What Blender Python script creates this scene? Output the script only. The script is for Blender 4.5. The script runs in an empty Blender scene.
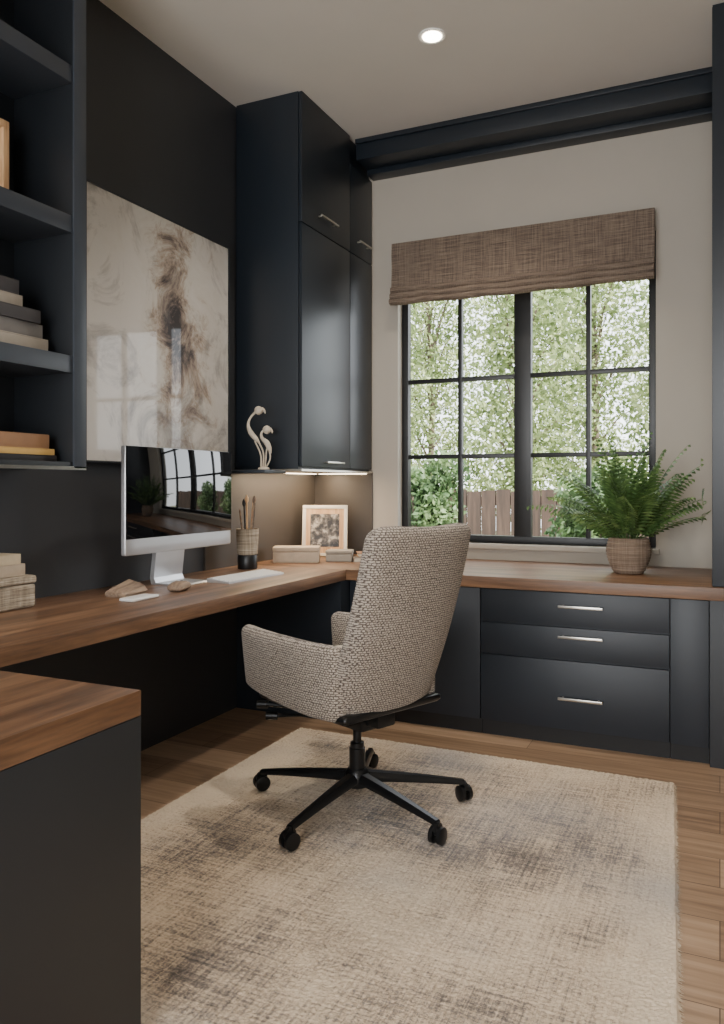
import bpy, bmesh, math, random
import numpy as np
from mathutils import Vector, Matrix, noise
random.seed(7); np.random.seed(7)
H = 1.22
XW, YB, ZC = -2.41, 4.5, 3.29
DT = 0.78
ORG = {}
COL = bpy.context.scene.collection

# ---------------------------------------------------------------- materials
def S(r, g, b):
    f = lambda c: (c/255/12.92) if c/255 <= 0.04045 else ((c/255+0.055)/1.055)**2.4
    return (f(r), f(g), f(b), 1)

class NT:
    def __init__(s, name):
        s.m = bpy.data.materials.new(name); s.m.use_nodes = True
        s.t = s.m.node_tree; s.n = s.t.nodes; s.l = s.t.links
        s.b = s.n['Principled BSDF']
        s.tc = s.n.new('ShaderNodeTexCoord')
    def map(s, scale=(1, 1, 1), loc=(0, 0, 0), rot=(0, 0, 0), src='Object'):
        m = s.n.new('ShaderNodeMapping'); m.inputs['Scale'].default_value = scale
        m.inputs['Location'].default_value = loc; m.inputs['Rotation'].default_value = rot
        s.l.new(s.tc.outputs[src], m.inputs[0]); return m.outputs[0]
    def noise(s, vec, scale=5, detail=4, rough=0.55, dist=0.0):
        n = s.n.new('ShaderNodeTexNoise'); n.inputs['Scale'].default_value = scale
        n.inputs['Detail'].default_value = detail; n.inputs['Roughness'].default_value = rough
        n.inputs['Distortion'].default_value = dist
        s.l.new(vec, n.inputs['Vector']); return n.outputs['Fac']
    def ramp(s, fac, stops):
        r = s.n.new('ShaderNodeValToRGB'); cr = r.color_ramp
        while len(cr.elements) < len(stops): cr.elements.new(0.5)
        for e, (p, c) in zip(cr.elements, stops):
            e.position = p; e.color = c if len(c) == 4 else (*c, 1)
        s.l.new(fac, r.inputs[0]); return r.outputs[0]
    def mix(s, fac, a, b, mode='MIX'):
        n = s.n.new('ShaderNodeMix'); n.data_type = 'RGBA'; n.blend_type = mode
        for inp, v in ((n.inputs[0], fac), (n.inputs[6], a), (n.inputs[7], b)):
            if isinstance(v, bpy.types.NodeSocket): s.l.new(v, inp)
            else: inp.default_value = v
        return n.outputs[2]
    def math(s, op, a, b=0.0):
        n = s.n.new('ShaderNodeMath'); n.operation = op
        for inp, v in ((n.inputs[0], a), (n.inputs[1], b)):
            if isinstance(v, bpy.types.NodeSocket): s.l.new(v, inp)
            else: inp.default_value = v
        return n.outputs[0]
    def bump(s, h, strength=0.2, dist=0.01):
        n = s.n.new('ShaderNodeBump'); n.inputs['Strength'].default_value = strength
        n.inputs['Distance'].default_value = dist
        s.l.new(h, n.inputs['Height']); s.l.new(n.outputs[0], s.b.inputs['Normal'])
    def set(s, **k):
        for kk, v in k.items():
            inp = s.b.inputs[kk.replace('_', ' ')]
            if isinstance(v, bpy.types.NodeSocket): s.l.new(v, inp)
            else: inp.default_value = v
        return s.m

def sc(c, f): return (min(1, c[0]*f), min(1, c[1]*f), min(1, c[2]*f), 1)

def paint(name, c, rough=0.5, metal=0.0, var=0.08, scale=6, bump=0.0, **kw):
    t = NT(name); v = t.map()
    n = t.noise(v, scale, 4)
    col = t.ramp(n, [(0.3, sc(c, 1-var)), (0.7, sc(c, 1+var))])
    t.set(Base_Color=col, Roughness=rough, Metallic=metal, **kw)
    if bump: t.bump(t.noise(t.map(), 180, 3), bump, 0.002)
    return t.m

def wood(name, dark, mid, light, axis='X', scale=1.0, rough=0.38, coat=0.0):
    t = NT(name)
    st = {'X': (0.6, 9, 9), 'Y': (9, 0.6, 9), 'Z': (9, 9, 0.6)}[axis]
    v = t.map(tuple(q*scale for q in st))
    n1 = t.noise(v, 2.2, 6, 0.6, 0.6)
    st2 = tuple(q*6 for q in st)
    n2 = t.noise(t.map(st2), 3.0, 3, 0.6)
    base = t.ramp(n1, [(0.3, dark), (0.5, mid), (0.72, light)])
    c = t.mix(0.45, base, t.ramp(n2, [(0.35, sc(dark, .8)), (0.6, sc(light, 1.1))]), 'SOFT_LIGHT')
    t.set(Base_Color=c, Roughness=rough, Coat_Weight=coat, Coat_Roughness=0.2)
    t.bump(n2, 0.08, 0.002)
    return t.m

M = {}
M['wall'] = paint('wall_paint_beige', S(178, 171, 160), 0.85, scale=2, var=0.03, bump=0.05)
M['ceil'] = paint('ceiling_paint', S(212, 208, 202), 0.9, scale=1.5, var=0.03)
M['dark'] = paint('charcoal_wall_paint', S(52, 54, 58), 0.5, scale=2, var=0.07, bump=0.05)
M['splash'] = paint('backsplash_taupe', S(68, 63, 59), 0.5, scale=3, var=0.06)
M['cab'] = paint('navy_cabinet_lacquer', S(28, 35, 43), 0.38, scale=3, var=0.05)
M['cab2'] = paint('navy_cabinet_base', S(27, 34, 43), 0.45, scale=3, var=0.06)
M['toe'] = paint('black_toe_kick', S(18, 18, 20), 0.6)
M['panel'] = paint('return_panel', S(42, 46, 51), 0.5, scale=3, var=0.06)
M['shelf'] = paint('bookcase_lacquer', S(19, 23, 28), 0.5, var=0.05)
M['shelf_edge'] = paint('bookcase_edge', S(56, 62, 71), 0.4, var=0.05)
M['woodY'] = wood('walnut_worktop_y', S(86, 66, 51), S(124, 97, 75), S(158, 128, 101), 'Y', 1.0, .42)
M['woodX'] = wood('walnut_worktop_x', S(86, 66, 51), S(124, 97, 75), S(158, 128, 101), 'X', 1.0, .42)
M['metal'] = paint('brushed_nickel', S(205, 200, 190), 0.28, 1.0, var=0.05, scale=30)
M['alu'] = paint('silver_aluminium', S(205, 207, 210), 0.35, 0.7, var=0.03)
M['white'] = paint('white_plastic', S(232, 232, 230), 0.4, var=0.02)
M['black'] = paint('black_steel', S(20, 21, 23), 0.4, var=0.1)
M['blackm'] = paint('black_chair_metal', S(26, 27, 29), 0.32, 0.3, var=0.08)
M['screen'] = paint('dark_glass_screen', S(10, 11, 13), 0.03, var=0.1, IOR=1.9)
t = NT('lamp_emission'); t.set(Base_Color=(1, .9, .75, 1), Emission_Color=(1, .86, .66, 1), Emission_Strength=25.0); M['emit'] = t.m
t = NT('strip_emission'); t.set(Base_Color=(1, .85, .65, 1), Emission_Color=(1, .80, .55, 1), Emission_Strength=9.0); M['strip'] = t.m

def tweed(name, light, dark, rot):
    t = NT(name)
    v = t.map(rot=rot)
    d = t.n.new('ShaderNodeTexNoise'); d.inputs['Scale'].default_value = 75; d.inputs['Detail'].default_value = 3
    t.l.new(v, d.inputs['Vector'])
    ma = t.n.new('ShaderNodeVectorMath'); ma.operation = 'MULTIPLY_ADD'
    t.l.new(d.outputs['Color'], ma.inputs[0]); ma.inputs[1].default_value = (.013, .010, 0); t.l.new(v, ma.inputs[2])
    br = t.n.new('ShaderNodeTexBrick'); br.inputs['Scale'].default_value = 1
    br.inputs['Brick Width'].default_value = .0115; br.inputs['Row Height'].default_value = .0082
    br.inputs['Mortar Size'].default_value = .0021; br.inputs['Mortar Smooth'].default_value = .6
    t.l.new(ma.outputs[0], br.inputs['Vector'])
    n = t.noise(t.map(), 160, 3)
    f = t.math('ADD', br.outputs['Fac'], t.math('MULTIPLY', t.math('SUBTRACT', n, 0.5), 2.4))
    col = t.ramp(f, [(0.0, light), (0.9, dark)])
    t.set(Base_Color=col, Roughness=0.95, Sheen_Weight=0.15)
    t.bump(t.math('SUBTRACT', 1.0, f), 0.4, 0.003); return t.m
TL, TD = S(184, 173, 160), S(86, 77, 70)
M['tweedYZ'] = tweed('tweed_back', TL, TD, (0, math.radians(90), math.radians(90)))
M['tweedXZ'] = tweed('tweed_arm', TL, TD, (math.radians(90), 0, 0))
M['cream'] = paint('cream_cushion', S(222, 214, 200), 0.9, bump=0.2)

# floor planks
t = NT('oak_planks')
br = t.n.new('ShaderNodeTexBrick')
br.inputs['Scale'].default_value = 1.0; br.inputs['Brick Width'].default_value = 2.2
br.inputs['Row Height'].default_value = 0.20; br.inputs['Mortar Size'].default_value = 0.0016
br.inputs['Color1'].default_value = (0, 0, 0, 1); br.inputs['Color2'].default_value = (1, 1, 1, 1)
br.inputs['Mortar'].default_value = (0.5, 0.5, 0.5, 1); br.offset = 0.37
t.l.new(t.map(), br.inputs['Vector'])
g = t.noise(t.map((0.8, 14, 1)), 2.5, 6, 0.6, 0.4)
f = t.math('ADD', t.math('MULTIPLY', br.outputs['Color'], 0.25), t.math('MULTIPLY', g, 0.75))
c = t.ramp(f, [(0.25, S(118, 95, 75)), (0.5, S(166, 138, 111)), (0.75, S(194, 166, 138))])
c = t.mix(br.outputs['Fac'], c, S(88, 70, 56))
t.set(Base_Color=c, Roughness=0.34); t.bump(g, 0.08, 0.002); M['floor'] = t.m

# rug : streaky worn weave, paler borders, cool grey worn patches
t = NT('distressed_rug')
v = t.map()
n1 = t.noise(v, 1.3, 5, 0.6)
nx = t.noise(t.map((1.6, 46, 1)), 2.2, 5, 0.78)
ny = t.noise(t.map((46, 1.6, 1), loc=(.7, .2, 0)), 2.2, 5, 0.78)
fine = t.noise(v, 110, 3, 0.7)
f = t.math('ADD', t.math('MULTIPLY', n1, 0.66), t.math('ADD', t.math('MULTIPLY', nx, 0.54), t.math('MULTIPLY', ny, 0.46)))
f = t.math('ADD', f, t.math('MULTIPLY', fine, 0.34))
sx = t.n.new('ShaderNodeSeparateXYZ'); t.l.new(v, sx.inputs[0])
# border fade: the worn dark yarn only shows inside the field
ex = t.math('SUBTRACT', t.math('ABSOLUTE', sx.outputs[0]), .66)
ey = t.math('SUBTRACT', t.math('ABSOLUTE', sx.outputs[1]), .84)
ed = t.math('MAXIMUM', t.math('MAXIMUM', ex, ey), 0.0)
f = t.math('ADD', f, t.math('MULTIPLY', ed, .7))
c = t.ramp(t.math('MULTIPLY', f, 0.5), [(0.425, S(92, 86, 82)), (0.468, S(140, 128, 117)), (0.505, S(196, 177, 153)), (0.56, S(218, 201, 177))])
ln = t.noise(t.map(loc=(.3, .9, 0)), 0.8, 3)
c = t.mix(t.ramp(ln, [(0.47, (0, 0, 0, 1)), (0.63, (.55, .55, .55, 1))]), c, S(146, 150, 157))
t.set(Base_Color=c, Roughness=1.0, Sheen_Weight=0.1); t.bump(fine, 0.6, 0.006); M['rug'] = t.m

def weave(name, c1, c2, c3, s=1.0):
    t = NT(name)
    a = t.noise(t.map((3*s, 3*s, 160*s)), 1.6, 3, .7); b = t.noise(t.map((160*s, 20*s, 3*s)), 1.6, 3, .7)
    f = t.math('ADD', t.math('MULTIPLY', a, .6), t.math('MULTIPLY', b, .4))
    t.set(Base_Color=t.ramp(f, [(0.38, c1), (0.5, c2), (0.62, c3)]), Roughness=0.9)
    t.bump(f, 0.5, 0.006); return t.m
M['shade'] = weave('woven_roman_shade', S(76, 65, 57), S(114, 99, 87), S(146, 130, 115), 1.3)
M['basket'] = weave('woven_basket', S(110, 98, 84), S(158, 146, 128), S(198, 186, 168), 0.8)

# art
t = NT('abstract_ink_art')
d0 = t.n.new('ShaderNodeTexNoise'); d0.inputs['Scale'].default_value = 2.2; d0.inputs['Detail'].default_value = 6
t.l.new(t.tc.outputs['Object'], d0.inputs['Vector'])
vm = t.n.new('ShaderNodeVectorMath'); vm.operation = 'MULTIPLY_ADD'
t.l.new(d0.outputs['Color'], vm.inputs[0]); vm.inputs[1].default_value = (0, .8, .8)
t.l.new(t.tc.outputs['Object'], vm.inputs[2])
mp = t.n.new('ShaderNodeMapping'); mp.inputs['Location'].default_value = (0, -1.85, -0.62); mp.inputs['Scale'].default_value = (0, 3.5, 1.35)
t.l.new(vm.outputs[0], mp.inputs[0])
ln = t.n.new('ShaderNodeVectorMath'); ln.operation = 'LENGTH'; t.l.new(mp.outputs[0], ln.inputs[0])
hi = t.noise(t.tc.outputs['Object'], 5, 8, 0.74, 1.2)
f = t.math('ADD', ln.outputs['Value'], t.math('MULTIPLY', t.math('SUBTRACT', hi, .5), 2.8))
c = t.ramp(t.math('MULTIPLY', f, .6), [(0.02, S(50, 46, 48)), (0.14, S(112, 99, 92)), (0.28, S(168, 153, 139)), (0.46, S(202, 198, 191)), (0.8, S(208, 205, 200))])
ink = t.noise(t.map((1, 1.0, 0.8), loc=(3, 1, 5)), 2.6, 10, 0.72, 1.5)
ik = t.ramp(ink, [(0.51, (0, 0, 0, 1)), (0.69, (.75, .75, .75, 1))])
c = t.mix(ik, c, S(108, 103, 102))
t.set(Base_Color=c, Roughness=0.6, Coat_Weight=0.45, Coat_Roughness=0.03); M['art'] = t.m
t = NT('small_photo_print')
n = t.noise(t.map((1, 1, 1)), 22, 5, .6)
t.set(Base_Color=t.ramp(n, [(0.42, S(30, 28, 28)), (0.52, S(100, 92, 84)), (0.62, S(190, 180, 166))]), Roughness=.4); M['photo'] = t.m

def leafmat(name, a, b, c, transl=0.35, scale=3):
    t = NT(name)
    n = t.noise(t.map(), scale, 3)
    col = t.ramp(n, [(0.3, a), (0.5, b), (0.7, c)])
    t.set(Base_Color=col, Roughness=0.5)
    tr = t.n.new('ShaderNodeBsdfTranslucent'); t.l.new(col, tr.inputs[0])
    mx = t.n.new('ShaderNodeMixShader'); mx.inputs[0].default_value = transl
    t.l.new(t.b.outputs[0], mx.inputs[1]); t.l.new(tr.outputs[0], mx.inputs[2])
    t.l.new(mx.outputs[0], t.n['Material Output'].inputs[0]); return t.m
M['fern'] = leafmat('fern_leaf', S(50, 76, 42), S(84, 116, 62), S(136, 162, 98), 0.25, 14)
M['tree'] = leafmat('tree_leaf', S(78, 94, 56), S(128, 144, 92), S(194, 202, 150), 0.42, 3.5)
M['bush'] = leafmat('bush_leaf', S(50, 74, 44), S(84, 110, 68), S(134, 154, 106), 0.35, 4)
M['bark'] = paint('bark', S(90, 78, 68), 0.9, scale=20, var=.3)
M['soil'] = paint('soil', S(52, 40, 32), 1.0, scale=60, var=.3)
M['grass'] = paint('garden_ground', S(120, 122, 92), 1.0, scale=3, var=.3)
M['fence'] = wood('fence_boards', S(50, 40, 34), S(74, 58, 48), S(96, 78, 66), 'Z', 1, .8)
M['pot'] = weave('ribbed_clay_pot', S(108, 92, 78), S(134, 116, 100), S(158, 140, 122), 0.5)
M['bone'] = paint('bone_white_resin', S(196, 184, 166), .55, scale=30, var=.15)
M['lightwood'] = wood('light_oak', S(176, 140, 104), S(204, 170, 134), S(222, 192, 158), 'Z', 2, .5)
M['mat'] = paint('picture_mount', S(228, 222, 210), .8, var=.02)
M['paper'] = paint('page_block', S(216, 206, 186), .9, scale=80, var=.1)
M['taupe'] = wood('taupe_driftwood', S(110, 94, 80), S(146, 128, 112), S(176, 158, 138), 'Y', 2, .7)
def bookc(n, *c): return paint(n, S(*c), .6, var=.08, scale=25)
BK = {k: bookc('book_cover_'+k, *v) for k, v in dict(grey=(110, 107, 104), charcoal=(60, 58, 60), stone=(150, 142, 130),
      tan=(140, 106, 78), mustard=(196, 160, 94), black=(40, 38, 40), cream=(196, 180, 152), linen=(178, 162, 142)).items()}

# ---------------------------------------------------------------- builders
def finish(name, me, mats, parent=None, origin=None, smooth=None):
    co = np.empty(len(me.vertices)*3); me.vertices.foreach_get('co', co); co = co.reshape(-1, 3)
    if origin is None: origin = (co.min(0)+co.max(0))/2
    origin = np.array(origin, float)
    co -= origin; me.vertices.foreach_set('co', co.ravel())
    for m in (mats if isinstance(mats, (list, tuple)) else [mats]): me.materials.append(m)
    if smooth is not None:
        me.polygons.foreach_set('use_smooth', [True]*len(me.polygons))
        me.set_sharp_from_angle(angle=math.radians(smooth))
    me.update()
    ob = bpy.data.objects.new(name, me); COL.objects.link(ob)
    if parent is not None:
        ob.parent = parent; ob.location = Vector(origin) - ORG[parent.name]
    else: ob.location = Vector(origin)
    ORG[ob.name] = Vector(origin)
    return ob

LOCAL = False
def root(name, loc, label, cat, rot=0.0, group=None):
    e = bpy.data.objects.new(name, None); COL.objects.link(e); e.empty_display_size = .1
    e.location = loc; e.rotation_euler = (0, 0, rot)
    ORG[e.name] = Vector((0, 0, 0)) if LOCAL else Vector(loc)
    tag(e, label, cat, group); return e
def lroot(*a, **k):
    global LOCAL
    LOCAL = True; e = root(*a, **k); LOCAL = False; return e
def tag(o, label, cat, group=None):
    o['label'] = label; o['category'] = cat
    if group: o['group'] = group
    return o
def struct(o, label=None):
    o['kind'] = 'structure'
    if label: o['label'] = label
    return o

def bbox_bm(bm, lo, hi, bev=0.0, seg=2):
    lo = Vector(lo); hi = Vector(hi)
    r = bmesh.ops.create_cube(bm, size=1.0)
    for v in r['verts']:
        v.co = Vector(((lo+hi)/2)[i] + v.co[i]*(hi-lo)[i] for i in range(3))
    if bev > 0:
        es = list({e for v in r['verts'] for e in v.link_edges})
        bmesh.ops.bevel(bm, geom=es, offset=bev, segments=seg, affect='EDGES', profile=.6)

def boxes(name, lst, mats, parent=None, bev=0.0, origin=None, seg=2):
    bm = bmesh.new()
    for i, (lo, hi) in enumerate(lst): bbox_bm(bm, lo, hi, bev, seg)
    bmesh.ops.recalc_face_normals(bm, faces=bm.faces)
    me = bpy.data.meshes.new(name); bm.to_mesh(me); bm.free()
    return finish(name, me, mats, parent, origin, 35 if bev else None)
def box(name, lo, hi, mats, parent=None, bev=0.0, origin=None, seg=2):
    return boxes(name, [(lo, hi)], mats, parent, bev, origin, seg)

def rcube(name, size, center, rad, mats, parent=None, cuts=10, fn=None, smooth=60):
    bm = bmesh.new(); bmesh.ops.create_cube(bm, size=2.0)
    bmesh.ops.subdivide_edges(bm, edges=bm.edges[:], cuts=cuts, use_grid_fill=True)
    hx = Vector(size)/2
    for v in bm.verts:
        p = v.co.copy()
        p = Vector(math.sin(c*math.pi/2) if abs(c) < 1 else c for c in p)
        p = Vector(p[i]*hx[i] for i in range(3))
        q = Vector(max(-(hx[i]-rad), min(hx[i]-rad, p[i])) for i in range(3))
        d = p-q
        if d.length > 1e-9: p = q + d.normalized()*rad
        p += Vector(center)
        v.co = fn(p) if fn else p
    bmesh.ops.recalc_face_normals(bm, faces=bm.faces)
    me = bpy.data.meshes.new(name); bm.to_mesh(me); bm.free()
    return finish(name, me, mats, parent, None, smooth)

def geo(name, V, F, mats, parent=None, smooth=None, origin=None):
    me = bpy.data.meshes.new(name); me.from_pydata([tuple(v) for v in V], [], F); me.validate()
    return finish(name, me, mats, parent, origin, smooth)

def tube_g(pts, rad, seg=10, V=None, F=None):
    V = [] if V is None else V; F = [] if F is None else F
    pts = [Vector(p) for p in pts]; n = len(pts)
    rads = rad if isinstance(rad, (list, tuple)) else [rad]*n
    up = Vector((0, 0, 1)); base = len(V)
    nrm = None
    for i, p in enumerate(pts):
        tg = (pts[min(i+1, n-1)] - pts[max(i-1, 0)]).normalized()
        if nrm is None:
            a = up if abs(tg.z) < .9 else Vector((1, 0, 0)); nrm = tg.cross(a).normalized()
        else:
            nrm = (nrm - tg*nrm.dot(tg)).normalized()
        bn = tg.cross(nrm)
        for k in range(seg):
            th = 2*math.pi*k/seg
            V.append(p + (nrm*math.cos(th)+bn*math.sin(th))*rads[i])
    for i in range(n-1):
        for k in range(seg):
            a = base+i*seg+k; b = base+i*seg+(k+1) % seg
            F.append((a, b, b+seg, a+seg))
    F.append(tuple(base+k for k in range(seg))[::-1]); F.append(tuple(base+(n-1)*seg+k for k in range(seg)))
    return V, F
def lathe_g(prof, c, seg=32, V=None, F=None):
    V = [] if V is None else V; F = [] if F is None else F; b = len(V)
    for r, z in prof:
        for k in range(seg):
            th = 2*math.pi*k/seg; V.append((c[0]+r*math.cos(th), c[1]+r*math.sin(th), c[2]+z))
    for i in range(len(prof)-1):
        for k in range(seg):
            a = b+i*seg+k; d = b+i*seg+(k+1) % seg
            F.append((a, d, d+seg, a+seg))
    F.append(tuple(b+k for k in range(seg))[::-1]); F.append(tuple(b+(len(prof)-1)*seg+k for k in range(seg)))
    return V, F
def lathe(name, prof, c, mats, parent=None, seg=32, smooth=40):
    V, F = lathe_g(prof, c, seg); return geo(name, V, F, mats, parent, smooth)
def catmull(P, n=8):
    P = [Vector(p) for p in P]; Q = [P[0]*2-P[1]] + P + [P[-1]*2-P[-2]]; out = []
    for i in range(1, len(Q)-2):
        for k in range(n):
            t = k/n; a, b, c, d = Q[i-1], Q[i], Q[i+1], Q[i+2]
            out.append(0.5*((2*b)+(c-a)*t+(2*a-5*b+4*c-d)*t*t+(3*b-a-3*c+d)*t**3))
    out.append(P[-1]); return out

# ---------------------------------------------------------------- room shell
XR = 0.9; YF = -2.2
struct(box('floor', (XW-.2, YF-.2, -.1), (XR+.2, YB+.2, 0), M['floor'], origin=(0, 0, 0)))
struct(box('ceiling', (XW-.2, YF-.2, ZC), (XR+.2, YB+.2, ZC+.15), M['ceil']))
struct(box('wall_left', (XW-.2, YF, 0), (XW, YB+.2, ZC), M['dark']))
struct(box('wall_right', (XR, YF, 0), (XR+.2, YB+.2, ZC), M['wall']))
WX0, WX1, WZ0, WZ1 = -1.82, -0.315, 0.875, 2.62
struct(boxes('wall_back', [((XW, YB, 0), (WX0, YB+.2, ZC)), ((WX1, YB, 0), (XR, YB+.2, ZC)),
      ((WX0, YB, 0), (WX1, YB+.2, WZ0)), ((WX0, YB, WZ1), (WX1, YB+.2, ZC))], M['wall']))
struct(boxes('wall_front', [((XW, YF-.2, 0), (-2.0, YF, ZC)), ((0.5, YF-.2, 0), (XR, YF, ZC)), ((-2.0, YF-.2, 2.6), (0.5, YF, ZC))], M['wall']))  # unseen rear wall; its wide opening is added to let sky light in

fy0, fy1 = YB+.07, YB+.12
L = []
def bar(x0, x1, z0, z1, a=fy0, b=fy1): L.append(((x0, a, z0), (x1, b, z1)))
bar(WX0, WX0+.042, WZ0, WZ1); bar(WX1-.042, WX1, WZ0, WZ1)
bar(WX0+.042, WX1-.042, WZ0, WZ0+.042); bar(WX0+.042, WX1-.042, WZ1-.042, WZ1)
xm = (WX0+WX1)/2+.01
bar(xm-.05, xm+.05, WZ0+.042, WZ1-.042)
for s0, s1 in ((WX0+.042, xm-.05), (xm+.05, WX1-.042)):
    c = (s0+s1)/2; bar(c-.013, c+.013, WZ0+.042, WZ1-.042, fy0+.005, fy1-.005)
    for z in (1.395, 1.865): bar(s0, s1, z-.013, z+.013, fy0+.006, fy1-.006)
struct(boxes('window_1', L, M['black'], bev=0.003), 'black steel grid window with two casements')
struct(box('trim_1', (WX0-.02, YB-.03, WZ0-.03), (WX1+.02, YB+.069, WZ0), M['wall'], bev=.004), 'painted window sill')
struct(boxes('trim_2', [((-1.985, 4.24, 3.17), (-.034, YB, ZC)), ((-1.985, 4.40, 3.135), (-.034, YB, 3.17)), ((-1.985, 4.225, 3.262), (-.034, 4.24, ZC))], M['cab'], bev=.003), 'dark navy crown beam')
struct(box('trim_3', (XW, YB-.012, DT), (-1.99, YB, 1.30), M['splash']))
struct(box('trim_4', (XW, 3.30, DT), (XW+.012, YB-.012, 1.30), M['splash']))

def shade():
    r = root('roman_blind', ((-1.86-.315)/2, YB-.05, 2.32), 'woven brown roman blind drawn up over the window', 'blind')
    prof = [(.10, 2.69), (.105, 2.62), (.10, 2.54), (.105, 2.44), (.115, 2.39), (.12, 2.355), (.112, 2.33), (.09, 2.322), (.07, 2.34), (.06, 2.38), (.06, 2.68), (.07, 2.69)]
    V = []; F = []; n = 40; x0, x1 = -1.82, -.315
    for i in range(n+1):
        x = x0+(x1-x0)*i/n
        for d, z in prof: V.append((x, YB-d-.004*math.sin(i*.9)*(2.6-z if z < 2.6 else 0), z))
    m = len(prof)
    for i in range(n):
        for k in range(m):
            a = i*m+k; b = i*m+(k+1) % m; F.append((a, b, b+m, a+m))
    F.append(tuple(range(m))); F.append(tuple(n*m+k for k in range(m))[::-1])
    geo('shade', V, F, M['shade'], r, 50)
    for j, (zz, dd, hh) in enumerate(((2.330, .150, .020), (2.366, .140, .022), (2.404, .130, .022))):
        V = []; F = []; m = 12
        for i in range(n+1):
            x = x0+(x1-x0)*i/n; sg = -.006*math.sin(math.pi*i/n)-.003*math.sin(i*.7+j)
            for k in range(m):
                a = 2*math.pi*k/m
                V.append((x, YB-dd+.028+.026*math.cos(a), zz+sg+hh*math.sin(a)))
        for i in range(n):
            for k in range(m):
                a = i*m+k; b = i*m+(k+1) % m; F.append((a, b, b+m, a+m))
        F.append(tuple(range(m))); F.append(tuple(n*m+k for k in range(m))[::-1])
        geo('fold', V, F, M['shade'], r, 60)
    box('head_rail', (x0+.01, YB-.06, 2.64), (x1-.01, YB-.001, 2.686), M['shade'], r, .003)
shade()

# ---------------------------------------------------------------- upper cabinet
def handle(name, c, length, axis, out, parent, r=.005):
    c = Vector(c); o = Vector(out); a = Vector((1, 0, 0)) if axis == 'X' else Vector((0, 1, 0))
    L = []
    def bx(p, q):
        lo = Vector(min(p[i], q[i]) for i in range(3)); hi = Vector(max(p[i], q[i]) for i in range(3)); L.append((lo, hi))
    z = Vector((0, 0, r))
    bx(c+o*.022-a*length/2-z, c+o*.032+a*length/2+z)
    for s in (-1, 1):
        bx(c+a*s*(length/2-.02)-a*.004-z*.8, c+a*s*(length/2-.02)+a*.004+z*.8+o*.024)
    return boxes(name, L, M['metal'], parent, .0015)

CX = -1.99
r = root('wall_cabinet', (-2.2, 4.04, 1.30), 'tall dark navy wall cabinet reaching the ceiling', 'cabinet')
box('body', (XW+.013, 3.58, 1.305), (CX-.022, YB-.013, ZC-.002), M['cab'], r, .002)
for y0, y1, hy, hl in ((3.583, 4.165, 3.855, .21), (4.170, 4.484, 4.335, .17)):
    d = box('door', (CX-.02, y0, 2.603), (CX, y1, 3.125 if y0 > 4 else ZC-.004), M['cab'], r, .002)
    handle('handle', (CX, hy, 2.685), hl, 'Y', (1, 0, 0), d)
    d = box('door', (CX-.02, y0, 1.318), (CX, y1, 2.597), M['cab'], r, .002)
    if y0 < 4: handle('handle', (CX, 3.93, 1.345), .21, 'Y', (1, 0, 0), d)
box('bottom_rail', (XW+.013, 3.575, 1.293), (CX+.003, YB-.013, 1.304), M['metal'], r)
box('light_strip', (XW+.03, 3.62, 1.288), (XW+.045, YB-.05, 1.2925), M['strip'], r)
box('light_strip', (XW+.06, YB-.045, 1.288), (CX-.03, YB-.03, 1.2925), M['strip'], r)
r2 = box('display_ledge', (XW+.001, 3.36, 1.28), (-2.08, 3.573, 1.298), M['cab'], bev=.002)
tag(r2, 'thin dark navy ledge fixed to the wall beside the cabinet', 'shelf')

# ---------------------------------------------------------------- bookcase
SX = -2.10
XB = XW+.002
r = root('bookcase', (-2.25, 1.5, 1.28), 'dark navy wall mounted open bookcase', 'bookcase')
boxes('body', [((XB, .9, 1.28), (XW+.02, 2.16, ZC-.002)), ((XW+.02, 2.10, 1.28), (SX, 2.16, ZC-.002)), ((XW+.02, .9, 1.28), (SX, .96, ZC-.002)),
      ((XW+.02, .96, 1.28), (SX, 2.10, 1.302)), ((XW+.02, .96, ZC-.05), (SX, 2.10, ZC-.002))], M['shelf'], r, .001)
for z in (1.62, 2.12, 2.655):
    box('shelf', (XW+.02, .96, z), (SX-.002, 2.0995, z+.062), [M['shelf_edge']], r, .002)
box('face_strip', (SX, 2.10, 1.28), (SX+.006, 2.16, ZC-.002), M['shelf_edge'], r, .001)
box('base_strip', (SX, .9, 1.274), (SX+.006, 2.16, 1.286), M['metal'], r)

def book(name, x0, x1, y0, y1, z, h, cov, label, grp, rot=0):
    cx, cy = (x0+x1)/2, (y0+y1)/2
    r = lroot(name, (cx, cy, z), label, 'book', rot=rot, group=grp)
    a, b = (x1-x0)/2, (y1-y0)/2; t_ = min(.004, h*.15)
    box('page_block', (-a+.006, -b+.006, t_), (a-.006, b-.006, h-t_), M['paper'], r)
    boxes('cover', [((-a, -b, 0), (a, b, t_)), ((-a, -b, h-t_), (a, b, h)), ((a-.005, -b, t_), (a, b, h-t_))], cov, r, .001)
    return r
g = 'stacked books on the bookcase'
book('book', -2.38, -2.17, 1.72, 2.055, 1.683, .052, BK['stone'], 'thick stone grey hardback lying flat', g)
book('book', -2.38, -2.18, 1.72, 2.04, 1.7355, .05, BK['grey'], 'mid grey hardback in the stack', g, .02)
book('book', -2.38, -2.17, 1.70, 2.02, 1.786, .045, BK['charcoal'], 'charcoal hardback in the stack', g, -.02)
book('book', -2.38, -2.20, 1.66, 1.97, 1.8315, .045, BK['stone'], 'pale grey book near the top of the stack', g)
book('book', -2.38, -2.20, 1.66, 1.955, 1.877, .05, BK['charcoal'], 'dark book on top of the stack', g)
book('book', -2.38, -2.15, 1.72, 2.075, 1.303, .022, BK['black'], 'thin black book lying flat', g)
book('book', -2.38, -2.15, 1.72, 2.065, 1.3255, .022, BK['mustard'], 'thin mustard yellow book lying flat', g)
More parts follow.
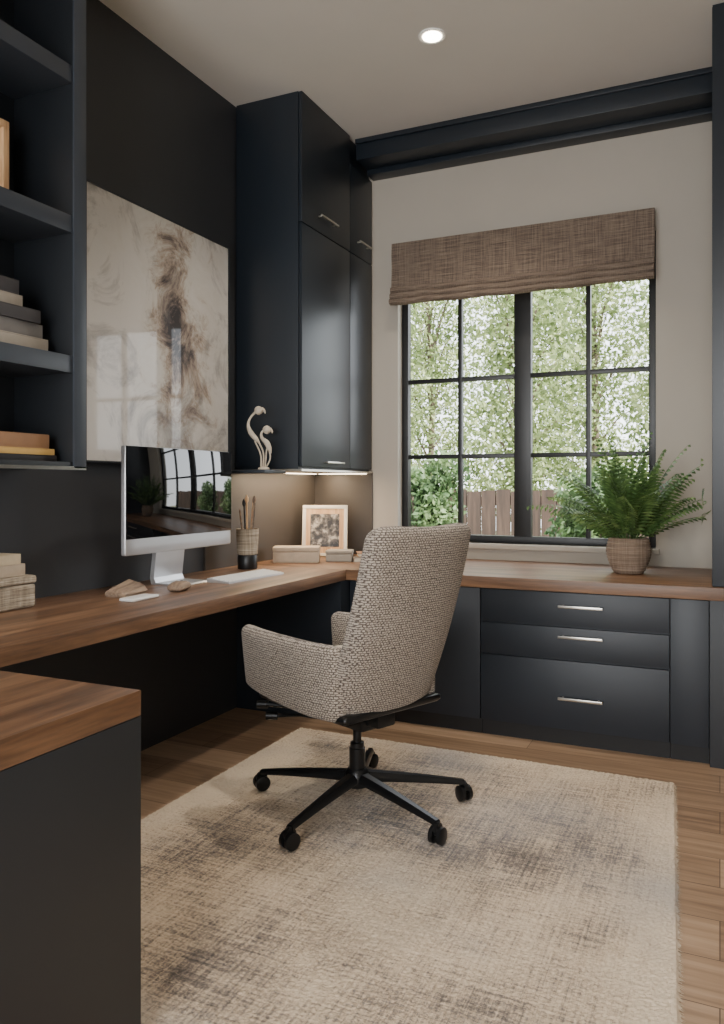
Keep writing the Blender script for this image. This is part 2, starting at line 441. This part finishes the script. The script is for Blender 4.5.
book('book', -2.38, -2.16, 1.72, 2.05, 1.348, .05, BK['tan'], 'thick tan brown book on the short stack', g)
r = root('picture_frame', (-2.3, 1.86, 2.183), 'light oak framed print standing on the shelf', 'picture frame')
boxes('frame', [((-2.33, 1.75, 2.183), (-2.27, 1.975, 2.21)), ((-2.33, 1.75, 2.47), (-2.27, 1.975, 2.495)), ((-2.33, 1.75, 2.21), (-2.27, 1.775, 2.47)), ((-2.33, 1.95, 2.21), (-2.27, 1.975, 2.47))], M['lightwood'], r, .002)
box('print', (-2.325, 1.775, 2.21), (-2.29, 1.95, 2.47), M['mat'], r)

# ---------------------------------------------------------------- big art
r = root('framed_artwork', (XW+.02, 3.0, 1.32), 'large framed abstract ink painting in brown and cream', 'artwork')
ay0, ay1, az0, az1 = 2.445, 3.485, 1.315, 2.485
XA = XW+.001
box('canvas', (XA+.002, ay0+.008, az0+.008), (XA+.028, ay1-.008, az1-.008), M['art'], r)
boxes('frame', [((XA, ay0, az0), (XA+.034, ay1, az0+.008)), ((XA, ay0, az1-.008), (XA+.034, ay1, az1)),
      ((XA, ay0, az0+.008), (XA+.034, ay0+.008, az1-.008)), ((XA, ay1-.008, az0+.008), (XA+.034, ay1, az1-.008))], M['panel'], r, .001)

# ---------------------------------------------------------------- worktops
TH = .055
o = box('worktop', (XW+.001, -.3, DT-TH), (-1.77, 3.66, DT), M['woodY'], bev=.003); tag(o, 'long warm walnut desk top along the dark wall', 'worktop')
o = box('worktop', (XW+.001, 3.661, DT-TH), (XR-.002, YB-.001, DT), M['woodX'], bev=.003); tag(o, 'warm walnut worktop under the window', 'worktop')
o = box('worktop', (-1.7695, -.3, DT-TH), (-1.13, 1.326, DT), M['woodY'], bev=.003); tag(o, 'walnut desk return top on a dark panelled base', 'worktop')
r = root('desk_pedestal', (-1.45, .5, 0), 'dark grey panelled pedestal under the desk return', 'cabinet')
box('body', (-1.90, -.28, 0), (-1.146, 1.31, DT-TH-.001), M['panel'], r, .002)
box('side_panel', (-1.146, -.28, 0), (-1.130, 1.325, DT-TH-.001), M['panel'], r, .002)

BY = 3.70; BZ0 = .075; BZ1 = DT-TH-.001
def base_unit(x0, x1, label, kind):
    r = root('base_cabinet', ((x0+x1)/2, 4.1, 0), label, 'cabinet', group='base cabinets below the window')
    boxes('body', [((x0, BY+.02, BZ0), (x1, YB-.003, BZ1)), ], M['cab2'], r)
    box('toe_kick', (x0, BY+.035, 0), (x1, BY+.06, BZ0), M['toe'], r)
    if kind == 'door':
        box('door', (x0+.002, BY, BZ0+.003), (x1-.002, BY+.019, BZ1-.006), M['cab2'], r, .0015)
    elif kind == 'drawer':
        hs = [(.405+.155, BZ1-.006, .655), (.405, .555, .514), (BZ0+.003, .40, .228)]
        for z0, z1, hz in hs:
            d = box('drawer', (x0+.002, BY, z0+.002), (x1-.002, BY+.019, z1-.001), M['cab2'], r, .0015)
            handle('handle', (-.585, BY, hz), .20, 'X', (0, -1, 0), d, .006)
base_unit(-1.77, -1.062, 'dark navy base cabinet with a plain door', 'door')
base_unit(-1.060, -.202, 'dark navy base cabinet with three drawers', 'drawer')
base_unit(-.200, -.042, 'narrow dark navy base cabinet', 'door')
r = root('end_panel', (.1, 4.1, 0), 'charcoal end panel beside the base cabinets', 'panel')
box('body', (-.040, BY-.01, 0), (XR-.003, YB-.003, BZ1), M['panel'], r, .002)
o = box('corner_cabinet', (XW+.002, 3.60, 0), (-1.772, YB-.003, BZ1), M['cab2']); tag(o, 'dark blank corner cabinet under the worktop', 'cabinet')
r = root('tall_cabinet', (.2, 4.1, DT), 'tall dark navy cabinet standing on the worktop', 'cabinet')
box('body', (-.031, 3.70, DT+.001), (XR-.003, YB-.003, ZC-.002), M['cab'], r, .002)
box('door', (-.029, 3.681, DT+.004), (.42, 3.699, ZC-.004), M['cab'], r, .001)

# ---------------------------------------------------------------- rug
def rug():
    x0, x1, y0, y1 = -1.90, -.165, 1.37, 3.40; nx, ny = 300, 340
    V = np.zeros((ny, nx, 3)); ss = np.linspace(0, 1, nx); ys = np.linspace(y0, y1, ny)
    xr = x1+(y1-ys)*.055
    V[..., 0] = x0+(xr-x0)[:, None]*ss[None]; V[..., 1] = ys[:, None]
    V[..., 2] = .013 + np.random.rand(ny, nx)*.004
    V[:, 0, 0] += np.random.uniform(-.006, .006, ny); V[:, -1, 0] += np.random.uniform(-.006, .008, ny)
    V[0, :, 1] += np.random.uniform(-.006, .006, nx); V[-1, :, 1] += np.random.uniform(-.006, .006, nx)
    V[:, 0, 2] = V[:, -1, 2] = .003; V[0, :, 2] = V[-1, :, 2] = .003
    idx = np.arange(nx*ny).reshape(ny, nx)
    F = np.stack([idx[:-1, :-1], idx[:-1, 1:], idx[1:, 1:], idx[1:, :-1]], -1).reshape(-1, 4).tolist()
    V = V.reshape(-1, 3).tolist()
    b = len(V); V += [(x0, y0, .0005), (x1+.11, y0, .0005), (x1, y1, .0005), (x0, y1, .0005)]
    F.append([b+3, b+2, b+1, b])
    for k in range(420):
        y = y0+(y1-y0)*k/420
        for x, s in ((x0, -1), (x1+(y1-y)*.055, 1)):
            l = random.uniform(.006, .014); q = len(V); dy = random.uniform(-.006, .006)
            V += [[x-s*.006, y, .006], [x-s*.006, y+.005, .006], [x+s*l, y+dy+.003, .002]]; F.append([q, q+1, q+2])
    o = geo('area_rug', V, F, M['rug'], None, None)
    tag(o, 'beige distressed low pile area rug under the chair', 'rug')
rug()

# ---------------------------------------------------------------- chair
CR = 157
ch = lroot('office_chair', (-1.235, 2.648, .018), 'tweed upholstered swivel office chair with black five star base', 'chair', rot=math.radians(CR))
upper = []
def back_fn(p):
    x, y, z = p; t_ = (z-.40)/.68
    lean = -.200*t_ - .02*math.sin(math.pi*t_)
    curve = .085*(abs(y)/.27)**2.4*(1-.45*t_)
    wsc = .97 + .0*t_ - .04*max(0, t_-.85)
    zz = z
    if t_ > .75: zz = z + (-.006*math.cos(min(1, abs(y)/.26)*math.pi) - .026*(abs(y)/.255)**7)*(t_-.75)/.25
    return Vector((x+lean+curve, y*wsc, zz))
upper.append(rcube('backrest', (.082, .495, .665), (-.210, 0, .735), .038, M['tweedYZ'], ch, 20, back_fn))
def seat_fn(p):
    x, y, z = p
    return Vector((x, y, z + .02*max(0, 1-((x-.05)/.25)**2)*max(0, 1-(y/.25)**2)*(1 if z > .46 else 0) + (.0 if z > .44 else .03*abs(x/.3)**3)))
upper.append(rcube('seat_cushion', (.48, .44, .12), (.03, 0, .48), .04, M['cream'], ch, 10, seat_fn))
for s in (1, -1):
    def arm_fn(p, s=s):
        x, y, z = p
        t_ = (x+.24)/.57
        y2 = y + s*.008*((z-.42)/.27)
        zt = (z-.42)/.27
        x2 = x + (.01*zt if x > 0 else 0) - .02*(1-zt)*max(0, t_)
        z2 = z + .004*t_*zt + .028*(1-zt)*(t_**2)
        y2 -= s*.035*max(0, t_-.6)**2*4
        if t_ < .3: y2 -= s*.03*(1-t_/.3)
        return Vector((x2, y2, z2))
    upper.append(rcube('armrest', (.57, .072, .260), (.066, s*.243, .528), .036, M['tweedXZ'], ch, 14, arm_fn))
def sh_fn(p):
    x, y, z = p; q = max(abs(x)/.26, abs(y)/.26)
    return Vector((x, y, z+.035*q*q))
upper.append(rcube('seat_shell', (.50, .48, .03), (.0, 0, .385), .014, M['blackm'], ch, 8, sh_fn))
boxes('tilt_mechanism', [((-.09, -.06, .305), (.13, .06, .380)), ((.13, -.03, .325), (.20, .03, .365)), ((-.16, -.045, .33), (-.09, .045, .380))], M['blackm'], ch, .01)
V, F = tube_g([(.10, .05, .345), (.12, .18, .350), (.16, .25, .352)], .006, 8); tube_g([(.16, .25, .352), (.19, .28, .352)], [.014, .015], 10, V, F)
geo('lever', V, F, M['blackm'], ch, 40)
V, F = tube_g([(.16, .0, .345), (.23, .14, .35), (.29, .20, .358)], .007, 8); tube_g([(.29, .20, .358), (.32, .23, .358)], [.014, .015], 10, V, F)
geo('lever', V, F, M['blackm'], ch, 40)
lathe('gas_column', [(.030, .12), (.030, .22), (.026, .222), (.026, .24), (.016, .242), (.016, .315)], (0, 0, 0), M['blackm'], ch, 24)
lathe('hub', [(.028, .075), (.045, .08), (.048, .10), (.045, .13), (.034, .145)], (0, 0, 0), M['blackm'], ch, 24)
off = Matrix.Rotation(-math.radians(CR), 3, 'Z') @ Vector((-.027, -.012, 0))
for o in upper: o.location += off
world_angles = [32, 107, 182, 262, 336]
for i, a in enumerate(world_angles):
    th = math.radians(a-CR); c, s = math.cos(th), math.sin(th); R = .41
    V = []; F = []
    N = 8
    for k in range(N+1):
        u = k/N; rr = .035+u*(R-.035); z = .112-.030*u-.012*u*u; w = .026*(1-u)+.014*u; h = .020*(1-u)+.010*u
        for (dy, dz) in ((-w, -h*.7), (w, -h*.7), (w, h*.2), (w*.55, h), (-w*.55, h), (-w, h*.2)):
            V.append((rr*c-dy*s, rr*s+dy*c, z+dz))
    for k in range(N):
        for j in range(6):
            F.append((k*6+j, k*6+(j+1) % 6, (k+1)*6+(j+1) % 6, (k+1)*6+j))
    F.append(tuple(range(6))[::-1]); F.append(tuple(N*6+j for j in range(6)))
    geo('base_arm', V, F, M['blackm'], ch, 40)
    V = []; F = []; cx, cy = R*c, R*s; sw = math.radians([20, 60, -40, 75, 15][i]); ax = Vector((math.cos(th+sw), math.sin(th+sw), 0))
    cc = Vector((cx, cy, .029))
    for sgn in (-1, 1):
        p0 = cc+ax*sgn*.006; p1 = cc+ax*sgn*.026
        tube_g([p0, p0+(p1-p0)*.1, p0+(p1-p0)*.8, p1], [.024, .029, .029, .021], 20, V, F)
    tube_g([cc+Vector((0, 0, 0)), cc+Vector((0, 0, .045))], [.008, .008], 10, V, F)
    tube_g([cc-ax*.008+Vector((0, 0, .02)), cc+ax*.008+Vector((0, 0, .02))], [.022, .022], 14, V, F)
    geo('caster', V, F, M['blackm'], ch, 40)

# ---------------------------------------------------------------- computer
def computer():
    r = lroot('desktop_computer', (-2.20, 2.845, DT), 'silver all in one desktop computer with black glass screen', 'computer', rot=0)
    W, z0, z1 = .75, .150, .602
    rcube('housing', (.028, W, z1-z0), (0, 0, (z0+z1)/2), .008, M['alu'], r, 10)
    box('screen', (.0135, -W/2+.002, z0+.068), (.0165, W/2-.002, z1-.002), M['screen'], r, .001)
    prof = [(-.02, .30), (-.055, .16), (-.07, .03), (-.06, .008), (.07, .006), (.08, .0), (-.085, .0), (-.092, .03), (-.075, .16), (-.04, .31)]
    V = []; F = []
    for y in (-.10, .10):
        for x, z in prof: V.append((x, y, z))
    n = len(prof)
    for k in range(n): F.append((k, (k+1) % n, n+(k+1) % n, n+k))
    F.append(tuple(range(n))[::-1]); F.append(tuple(range(n, 2*n)))
    geo('stand', V, F, M['alu'], r, 30)
computer()

def keyboard():
    r = lroot('keyboard', (-2.035, 3.13, DT), 'slim white wireless keyboard lying on the desk', 'keyboard', rot=math.radians(-3))
    L_, W_ = .44, .125
    V = [(-W_/2, -L_/2, 0), (W_/2, -L_/2, 0), (W_/2, L_/2, 0), (-W_/2, L_/2, 0), (-W_/2, -L_/2, .018), (W_/2, -L_/2, .007), (W_/2, L_/2, .007), (-W_/2, L_/2, .018)]
    geo('body', V, [(3, 2, 1, 0), (4, 5, 6, 7), (0, 1, 5, 4), (1, 2, 6, 5), (2, 3, 7, 6), (3, 0, 4, 7)], M['alu'], r)
    kl = []
    for i in range(5):
        for j in range(17):
            x = -W_/2+.008+i*.0225; y = -L_/2+.01+j*.0248; z = .018-.011*((x+.01+W_/2)/W_)
            kl.append(((x, y, z-.001), (x+.0195, y+.0215, z+.0035)))
    k = boxes('keys', kl, M['white'], r); k['kind'] = 'stuff'
keyboard()

r = lroot('computer_mouse', (-2.05, 2.64, DT), 'taupe computer mouse on the desk', 'mouse', rot=.3)
rcube('body', (.07, .12, .038), (0, 0, .020), .0185, M['taupe'], r, 8, lambda p: Vector((p.x, p.y, p.z*(1-.25*(p.y/.06)**2) if p.z > .01 else p.z)))
box('scroll_wheel', (-.004, .018, .034), (.004, .034, .0395), M['black'], r, .001)
V = [(-.055, -.10, 0), (.055, -.10, 0), (.055, .10, 0), (-.055, .10, 0), (-.045, -.085, .030), (.035, -.085, .022), (.035, .075, .040), (-.045, .08, .060)]
def wedge(name, loc, rot, s, m, label, cat):
    bm = bmesh.new(); vs = [bm.verts.new(Vector(v)*s) for v in V]
    for f in [(3, 2, 1, 0), (4, 5, 6, 7), (0, 1, 5, 4), (1, 2, 6, 5), (2, 3, 7, 6), (3, 0, 4, 7)]: bm.faces.new([vs[i] for i in f])
    bmesh.ops.bevel(bm, geom=bm.edges[:], offset=.010, segments=4, affect='EDGES')
    me = bpy.data.meshes.new(name); bm.to_mesh(me); bm.free()
    o = finish(name, me, m, None, (0, 0, 0), 50); o.location = loc; o.rotation_euler = (0, 0, rot); tag(o, label, cat)
wedge('wooden_ornament', (-2.17, 2.46, DT), .15, .95, M['taupe'], 'carved taupe driftwood ornament on the desk', 'ornament')
o = rcube('notepad', (.07, .15, .012), (-2.03, 2.37, DT+.0065), .005, M['white'], None, 6); tag(o, 'small white pad lying on the desk', 'pad')

r = root('storage_box', (-2.32, 1.95, DT), 'woven grey beige storage box on the desk', 'box')
rcube('body', (.15, .32, .085), (-2.325, 1.915, DT+.0425), .01, M['basket'], r, 8)
rcube('lid', (.156, .326, .03), (-2.325, 1.915, DT+.1005), .01, M['basket'], r, 8)
g = 'books on the woven box'
book('book', -2.395, -2.26, 1.74, 2.035, DT+.117, .042, BK['linen'], 'linen covered book on the woven box', g)
book('book', -2.395, -2.265, 1.74, 2.02, DT+.1595, .035, BK['cream'], 'cream covered book on top of another book', g)

def cup():
    c = (-2.26, 3.48, DT)
    r = root('pencil_cup', c, 'black based woven cup holding brushes and pencils', 'pencil holder')
    lathe('base', [(.050, 0), (.052, .004), (.052, .07), (.049, .074)], c, M['black'], r, 28)
    lathe('cup', [(.048, .074), (.054, .08), (.060, .21), (.056, .21), (.050, .085)], c, M['basket'], r, 28)
    for i in range(6):
        a = i*1.3; p0 = (c[0]+.015*math.cos(a), c[1]+.015*math.sin(a), c[2]+.08); h = random.uniform(.28, .36)
        p1 = Vector((c[0]+.04*math.cos(a), c[1]+.04*math.sin(a), c[2]+h))
        V, F = tube_g([p0, p1], .0045, 8)
        d = (p1-Vector(p0)).normalized()
        if i % 2 == 0: tube_g([p1, p1+d*.012, p1+d*.026, p1+d*.04], [.006, .010, .009, .002], 8, V, F)
        else: tube_g([p1, p1+d*.014], [.0045, .0006], 8, V, F)
        geo('brush' if i % 2 == 0 else 'pencil', V, F, [M['taupe'], M['lightwood'], M['black']][i % 3], r, 40)
cup()

def sculpture():
    c = Vector((-2.17, 3.45, 1.298))
    r = root('bird_sculpture', c, 'pale bone coloured sculpture of two slender long legged birds', 'sculpture')
    lat = Vector((.909, .417, 0))
    def P(u, z, w=0): return c + lat*(u-.01) + Vector((0, 0, z)) + Vector((-.417, .909, 0))*w
    lathe('base', [(.03, 0), (.032, .004), (.028, .012), (.01, .018)], P(.035, 0), M['bone'], r, 20)
    def bird(name, legs, bodyp, bodyr, headc, hr, beak):
        V = []; F = []
        for lg in legs: tube_g(catmull(lg, 6), .0042, 8, V, F)
        pts = catmull(bodyp, 6); n = len(pts)
        rad = [float(np.interp(i/(n-1), np.linspace(0, 1, len(bodyr)), bodyr)) for i in range(n)]
        tube_g(pts, rad, 12, V, F)
        tube_g([headc+Vector((0, 0, hr*k)) for k in (-.98, -.75, -.3, .3, .75, .98)], [hr*math.sqrt(1-k*k) for k in (-.98, -.75, -.3, .3, .75, .98)], 14, V, F)
        tube_g(catmull(beak, 4), [hr*.55*(1-.9*i/8) for i in range(len(catmull(beak, 4)))], 8, V, F)
        geo(name, V, F, M['bone'], r, 70)
    bird('bird', [[P(.02, .01), P(.018, .08), P(-.012, .15)], [P(.03, .01), P(.032, .09), P(.0, .16)]],
         [P(.015, .135), P(-.005, .16), P(-.03, .19), P(-.045, .225), P(-.04, .26), P(-.018, .29), P(.005, .305)],
         [.003, .012, .014, .009, .006, .006, .009], P(.008, .308), .023, [P(.022, .315), P(.038, .305), P(.042, .29)])
    bird('bird', [[P(.045, .01), P(.068, .06), P(.06, .11)], [P(.04, .01), P(.045, .06), P(.05, .11)]],
         [P(.072, .085), P(.064, .11), P(.05, .14), P(.026, .165), P(.022, .19), P(.035, .205), P(.045, .208)],
         [.003, .013, .015, .009, .006, .006, .008], P(.05, .208), .022, [P(.064, .212), P(.076, .20), P(.078, .188)])
sculpture()

def pframe():
    r = lroot('picture_frame', (-2.21, 4.26, DT), 'small white photo frame with oak mount leaning on the corner wall', 'picture frame', rot=math.radians(22))
    def tb(name, L_, m, b=.0):
        o = boxes(name, L_, m, r, b, origin=(0, 0, 0)); o.rotation_euler = (math.radians(-10), 0, 0); return o
    w, h, f = .14, .32, .022
    tb('frame', [((-w, 0, .004), (w, .018, f)), ((-w, 0, h-f), (w, .018, h)), ((-w, 0, f), (-w+f, .018, h-f)), ((w-f, 0, f), (w, .018, h-f))], M['mat'], .002)
    tb('mount', [((-w+f, .006, f), (w-f, .016, h-f))], M['lightwood'])
    tb('print', [((-w+.05, .004, .06), (w-.05, .0065, h-.055))], M['photo'])
pframe()
g = 'boxes and papers in the desk corner'
def sbox(loc, sx, sy, sz, rot, m, label):
    r = lroot('storage_box', loc, label, 'box', rot=rot, group=g)
    rcube('body', (sx, sy, sz*.7), (0, 0, sz*.35), .004, m, r, 5)
    rcube('lid', (sx+.004, sy+.004, sz*.3-.001), (0, 0, sz*.85), .004, m, r, 5)
sbox((-2.20, 3.90, DT), .26, .14, .09, math.radians(25), BK['linen'], 'low beige box on the desk')
sbox((-2.00, 4.05, DT), .15, .12, .065, math.radians(20), BK['stone'], 'small stone coloured box')
book('book', -1.94, -1.80, 4.04, 4.26, DT, .026, BK['stone'], 'thin stone coloured notebook on the worktop', g, .3)
book('book', -1.93, -1.81, 4.07, 4.22, DT+.0265, .022, BK['tan'], 'thin tan notebook on another notebook', g, .5)

# ---------------------------------------------------------------- plant
def plant():
    c = Vector((-.415, 4.10, DT))
    r = root('potted_fern', c, 'green fern in a ribbed clay pot on the window worktop', 'potted plant')
    pp = [(.064, 0), (.070, .004)] + [(.070+.038*math.sin(min(1, z/.12)*math.pi/2)-(.012*max(0, (z-.12)/.058)) + .0022*math.sin(z*420), z) for z in np.linspace(.008, .174, 40)] + [(.090, .178), (.088, .15)]
    V, F = lathe_g(pp, c, 64); geo('pot', V, F, M['pot'], r, 60)
    lathe('soil', [(.085, .150), (.05, .158), (.01, .16)], c, M['soil'], r)
    random.seed(11)
    N = 50
    for i in range(N):
        az = i*2.39996+random.uniform(-.25, .25)
        k = i/N
        el = math.radians(90-60*k+random.uniform(-8, 8)); Lg = random.uniform(.42, .56)*(1.0-.10*k)
        droop = .7+.8*k
        d = Vector((math.cos(az)*math.cos(el), math.sin(az)*math.cos(el)*.8, math.sin(el)))
        p = c+Vector((.03*math.cos(az), .03*math.sin(az), .155)); pts = [p.copy()]; n = 20
        ds = []
        for s_ in range(n):
            pts.append(pts[-1]+d*Lg/n); ds.append(d.copy())
            d = (d+Vector((math.cos(az)*.014, math.sin(az)*.010, -droop/n*.75*(s_/n)*1.6))).normalized()
            if pts[-1].y > YB-.08: d.y = min(d.y, -.05); d.normalize()
            if pts[-1].x > -.085: d.x = min(d.x, 0); d.normalize()
        V, F = tube_g(pts, [.0028*(1-.75*q/n) for q in range(n+1)], 5)
        side0 = ds[0].cross(Vector((0, 0, 1)))
        if side0.length < .05: side0 = Vector((-math.sin(az), math.cos(az), 0))
        side0.normalize()
        tw = random.uniform(-.6, .6)
        for q in range(3, n+1):
            u = q/n; ln_ = .080*math.sin(min(1, (u-.05)*1.25)*math.pi*.62+.35)*(1-.75*u**3)
            dd = ds[min(q, n-1)]; sd = (side0-dd*side0.dot(dd)).normalized(); upv = sd.cross(dd)
            if upv.z < 0: upv = -upv
            sd = (sd*math.cos(tw)+upv*math.sin(tw)).normalized(); upv = sd.cross(dd)
            if upv.z < 0: upv = -upv
            for sg in (-1, 1):
                tip = pts[q]+sd*sg*ln_+dd*ln_*.42-upv*.010+Vector((0, 0, -.006))
                m1 = pts[q]+(tip-pts[q])*.5
                b = len(V); wd = .0135*(1-.4*u)
                V += [pts[q], m1+dd*wd+upv*.003, tip, m1-dd*wd+upv*.003, m1+upv*.001]
                F += [(b, b+4, b+1), (b+4, b+2, b+1), (b, b+3, b+4), (b+4, b+3, b+2)]
        V = [(min(v[0], -.036), min(v[1], YB-.006), v[2]) for v in V]
        geo('frond', V, F, M['fern'], r)
plant()

# ---------------------------------------------------------------- ceiling downlight
r = root('downlight', (-1.205, 3.40, ZC-.008), 'round recessed ceiling downlight glowing warm', 'ceiling light')
lathe('trim_ring', [(.045, -.004), (.062, -.006), (.064, -.002), (.064, -.0005)], (-1.205, 3.40, ZC), M['white'], r)
lathe('lamp', [(.044, -.007), (.044, -.003)], (-1.205, 3.40, ZC), M['emit'], r)

# ---------------------------------------------------------------- outside
struct(box('ground', (-14, YB+.2, -.2), (8, 22, -.1), M['grass']), 'garden ground')
L = []
for i in range(70):
    x = -9+i*.165; L.append(((x, 8.4, -.1), (x+.155, 8.43, 1.15+.01*(i % 3))))
o = boxes('garden_fence', L+[((-9, 8.431, .3), (2.5, 8.47, .4)), ((-9, 8.431, 1.0), (2.5, 8.47, 1.1))], M['fence']); tag(o, 'brown vertical board garden fence', 'fence')
def cloud(name, centers, n, size, mat, parent, flat=.95):
    cs = np.array([c[:3] for c in centers]); rs = np.array([c[3] for c in centers])
    k = np.random.choice(len(cs), n, p=rs**2/np.sum(rs**2))
    d = np.random.normal(size=(n, 3)); d /= np.linalg.norm(d, axis=1)[:, None]
    p = cs[k]+d*(rs[k]*np.random.rand(n)**.45)[:, None]*np.array([1, 1, flat])
    a = np.random.normal(size=(n, 3)); a /= np.linalg.norm(a, axis=1)[:, None]
    b = np.cross(a, np.random.normal(size=(n, 3))); b /= np.linalg.norm(b, axis=1)[:, None]
    s = (size*np.random.uniform(.6, 1.3, n))[:, None]
    V = np.stack([p-a*s, p-b*s*.5, p+a*s, p+b*s*.5], 1).reshape(-1, 3)
    F = np.arange(n*4).reshape(-1, 4)
    me = bpy.data.meshes.new(name); me.from_pydata(V.tolist(), [], F.tolist())
    o = finish(name, me, mat, parent); o['kind'] = 'stuff'; return o
def tree(x, y, h, ex, n, seed, size=.05, k0=.34, k1=.5):
    np.random.seed(seed); random.seed(seed)
    r = root('garden_tree', (x, y, -.1), 'leafy pale green tree beyond the window', 'tree', group='garden trees')
    V, F = tube_g([(x, y, -.1), (x+.04, y, h*.4), (x-.04, y, h*.75)], [.07, .05, .03], 10)
    C = []; NC = 26
    for i in range(NC):
        a = i*2.4; rc = random.uniform(k0, k1)*ex; q = math.sqrt(random.uniform(.05, 1))*(ex-rc)
        cz = .9+(h-1.2)*(i+.5)/NC
        C.append((x+q*math.cos(a), y+q*math.sin(a), cz, rc))
        tube_g([(x, y, cz*.7), (x+.5*q*math.cos(a), y+.5*q*math.sin(a), cz*.9), (C[-1][0], C[-1][1], cz)], [.022, .014, .007], 6, V, F)
    geo('trunk', V, F, M['bark'], r, 40)
    cloud('foliage', C, n, size, M['tree'], r)
for i, (x, y, h, ex, n) in enumerate([(-4.55, 10.2, 4.6, 1.07, 9000), (-2.4, 10.2, 4.8, 1.07, 9000), (-.25, 10.2, 4.6, 1.07, 9000), (-4.65, 13, 6.2, 1.36, 14000), (-1.85, 13, 6.2, 1.36, 14000),
                                   (-3.6, 16.2, 7.0, 1.6, 14000), (-6.9, 16.2, 7.0, 1.6, 9000), (-.3, 16.2, 7, 1.6, 9000)]):
    tree(x, y, h, ex, n, i+3, .045)
def bush(x, y, h, ex, n, seed):
    np.random.seed(seed); random.seed(seed)
    r = root('garden_bush', (x, y, -.1), 'green garden bush in front of the fence', 'bush', group='garden bushes')
    V = []; F = []; C = []
    for i in range(9):
        a = i*2.4; rc = ex*random.uniform(.45, .6); q = (ex-rc)*random.uniform(.2, 1); C.append((x+q*math.cos(a), y+q*math.sin(a), .3+(h-.6)*(i+.5)/9, rc))
        tube_g([(x, y, -.1), (C[-1][0], C[-1][1], C[-1][2])], [.03, .012], 6, V, F)
    geo('stems', V, F, M['bark'], r)
    cloud('foliage', C, n, .035, M['bush'], r)
for i, (x, y, h, rr) in enumerate([(-2.5, 6.9, 1.7, .42), (-3.45, 7.4, 1.9, .5), (-1.02, 6.8, 1.6, .42), (-.12, 6.9, 1.6, .42), (-1.75, 7.6, .85, .35)]):
    bush(x, y, h, rr, 4500, i+30)

# ---------------------------------------------------------------- lights
def lamp(name, kind, loc, energy, color, rot=(0, 0, 0), **k):
    l = bpy.data.lights.new(name, kind); l.energy = energy; l.color = color
    for kk, v in k.items(): setattr(l, kk, v)
    o = bpy.data.objects.new(name, l); COL.objects.link(o); o.location = loc; o.rotation_euler = rot; return o
sun = lamp('sun_light', 'SUN', (0, 0, 8), 19, (1, .97, .88), angle=math.radians(1.5))
sun.rotation_euler = Vector((-.55, .42, -.72)).to_track_quat('-Z', 'Y').to_euler()
lamp('rear_fill_light', 'AREA', (-.75, YF+.1, 1.5), 105, (1, .985, .97), (math.radians(94), 0, 0), shape='RECTANGLE', size=2.4, size_y=2.2)  # soft fill lamp added behind the camera to brighten the room
lamp('downlight_lamp', 'SPOT', (-1.205, 3.40, ZC-.02), 100, (1, .88, .74), spot_size=math.radians(120), spot_blend=.7, shadow_soft_size=.05)
lamp('downlight_lamp', 'SPOT', (-.5, 2.0, ZC-.02), 100, (1, .88, .74), spot_size=math.radians(125), spot_blend=.7, shadow_soft_size=.06)
lamp('cabinet_strip_lamp', 'AREA', (-2.25, 4.03, 1.286), 8, (1, .76, .50), (0, 0, 0), shape='RECTANGLE', size=.04, size_y=.8)

w = bpy.data.worlds.new('world'); bpy.context.scene.world = w; w.use_nodes = True
nt = w.node_tree; bg = nt.nodes['Background']
sky = nt.nodes.new('ShaderNodeTexSky')
try:
    sky.sky_type = 'HOSEK_WILKIE'; sky.turbidity = 5; sky.sun_direction = Vector((.55, -.42, .72)).normalized()
except Exception: pass
mx = nt.nodes.new('ShaderNodeMix'); mx.data_type = 'RGBA'; mx.inputs[0].default_value = .65
nt.links.new(sky.outputs[0], mx.inputs[6]); mx.inputs[7].default_value = (.95, .98, 1, 1)
nt.links.new(mx.outputs[2], bg.inputs[0]); bg.inputs[1].default_value = 8.0

# ---------------------------------------------------------------- camera
cam = bpy.data.cameras.new('camera'); co = bpy.data.objects.new('camera', cam); COL.objects.link(co)
co.location = (0, 0, H); co.rotation_euler = (math.radians(90), 0, math.radians(24.65))
cam.sensor_fit = 'HORIZONTAL'; cam.sensor_width = 36; cam.lens = 780/724*36; cam.shift_y = -27/724
cam.clip_start = .05
bpy.context.scene.camera = co
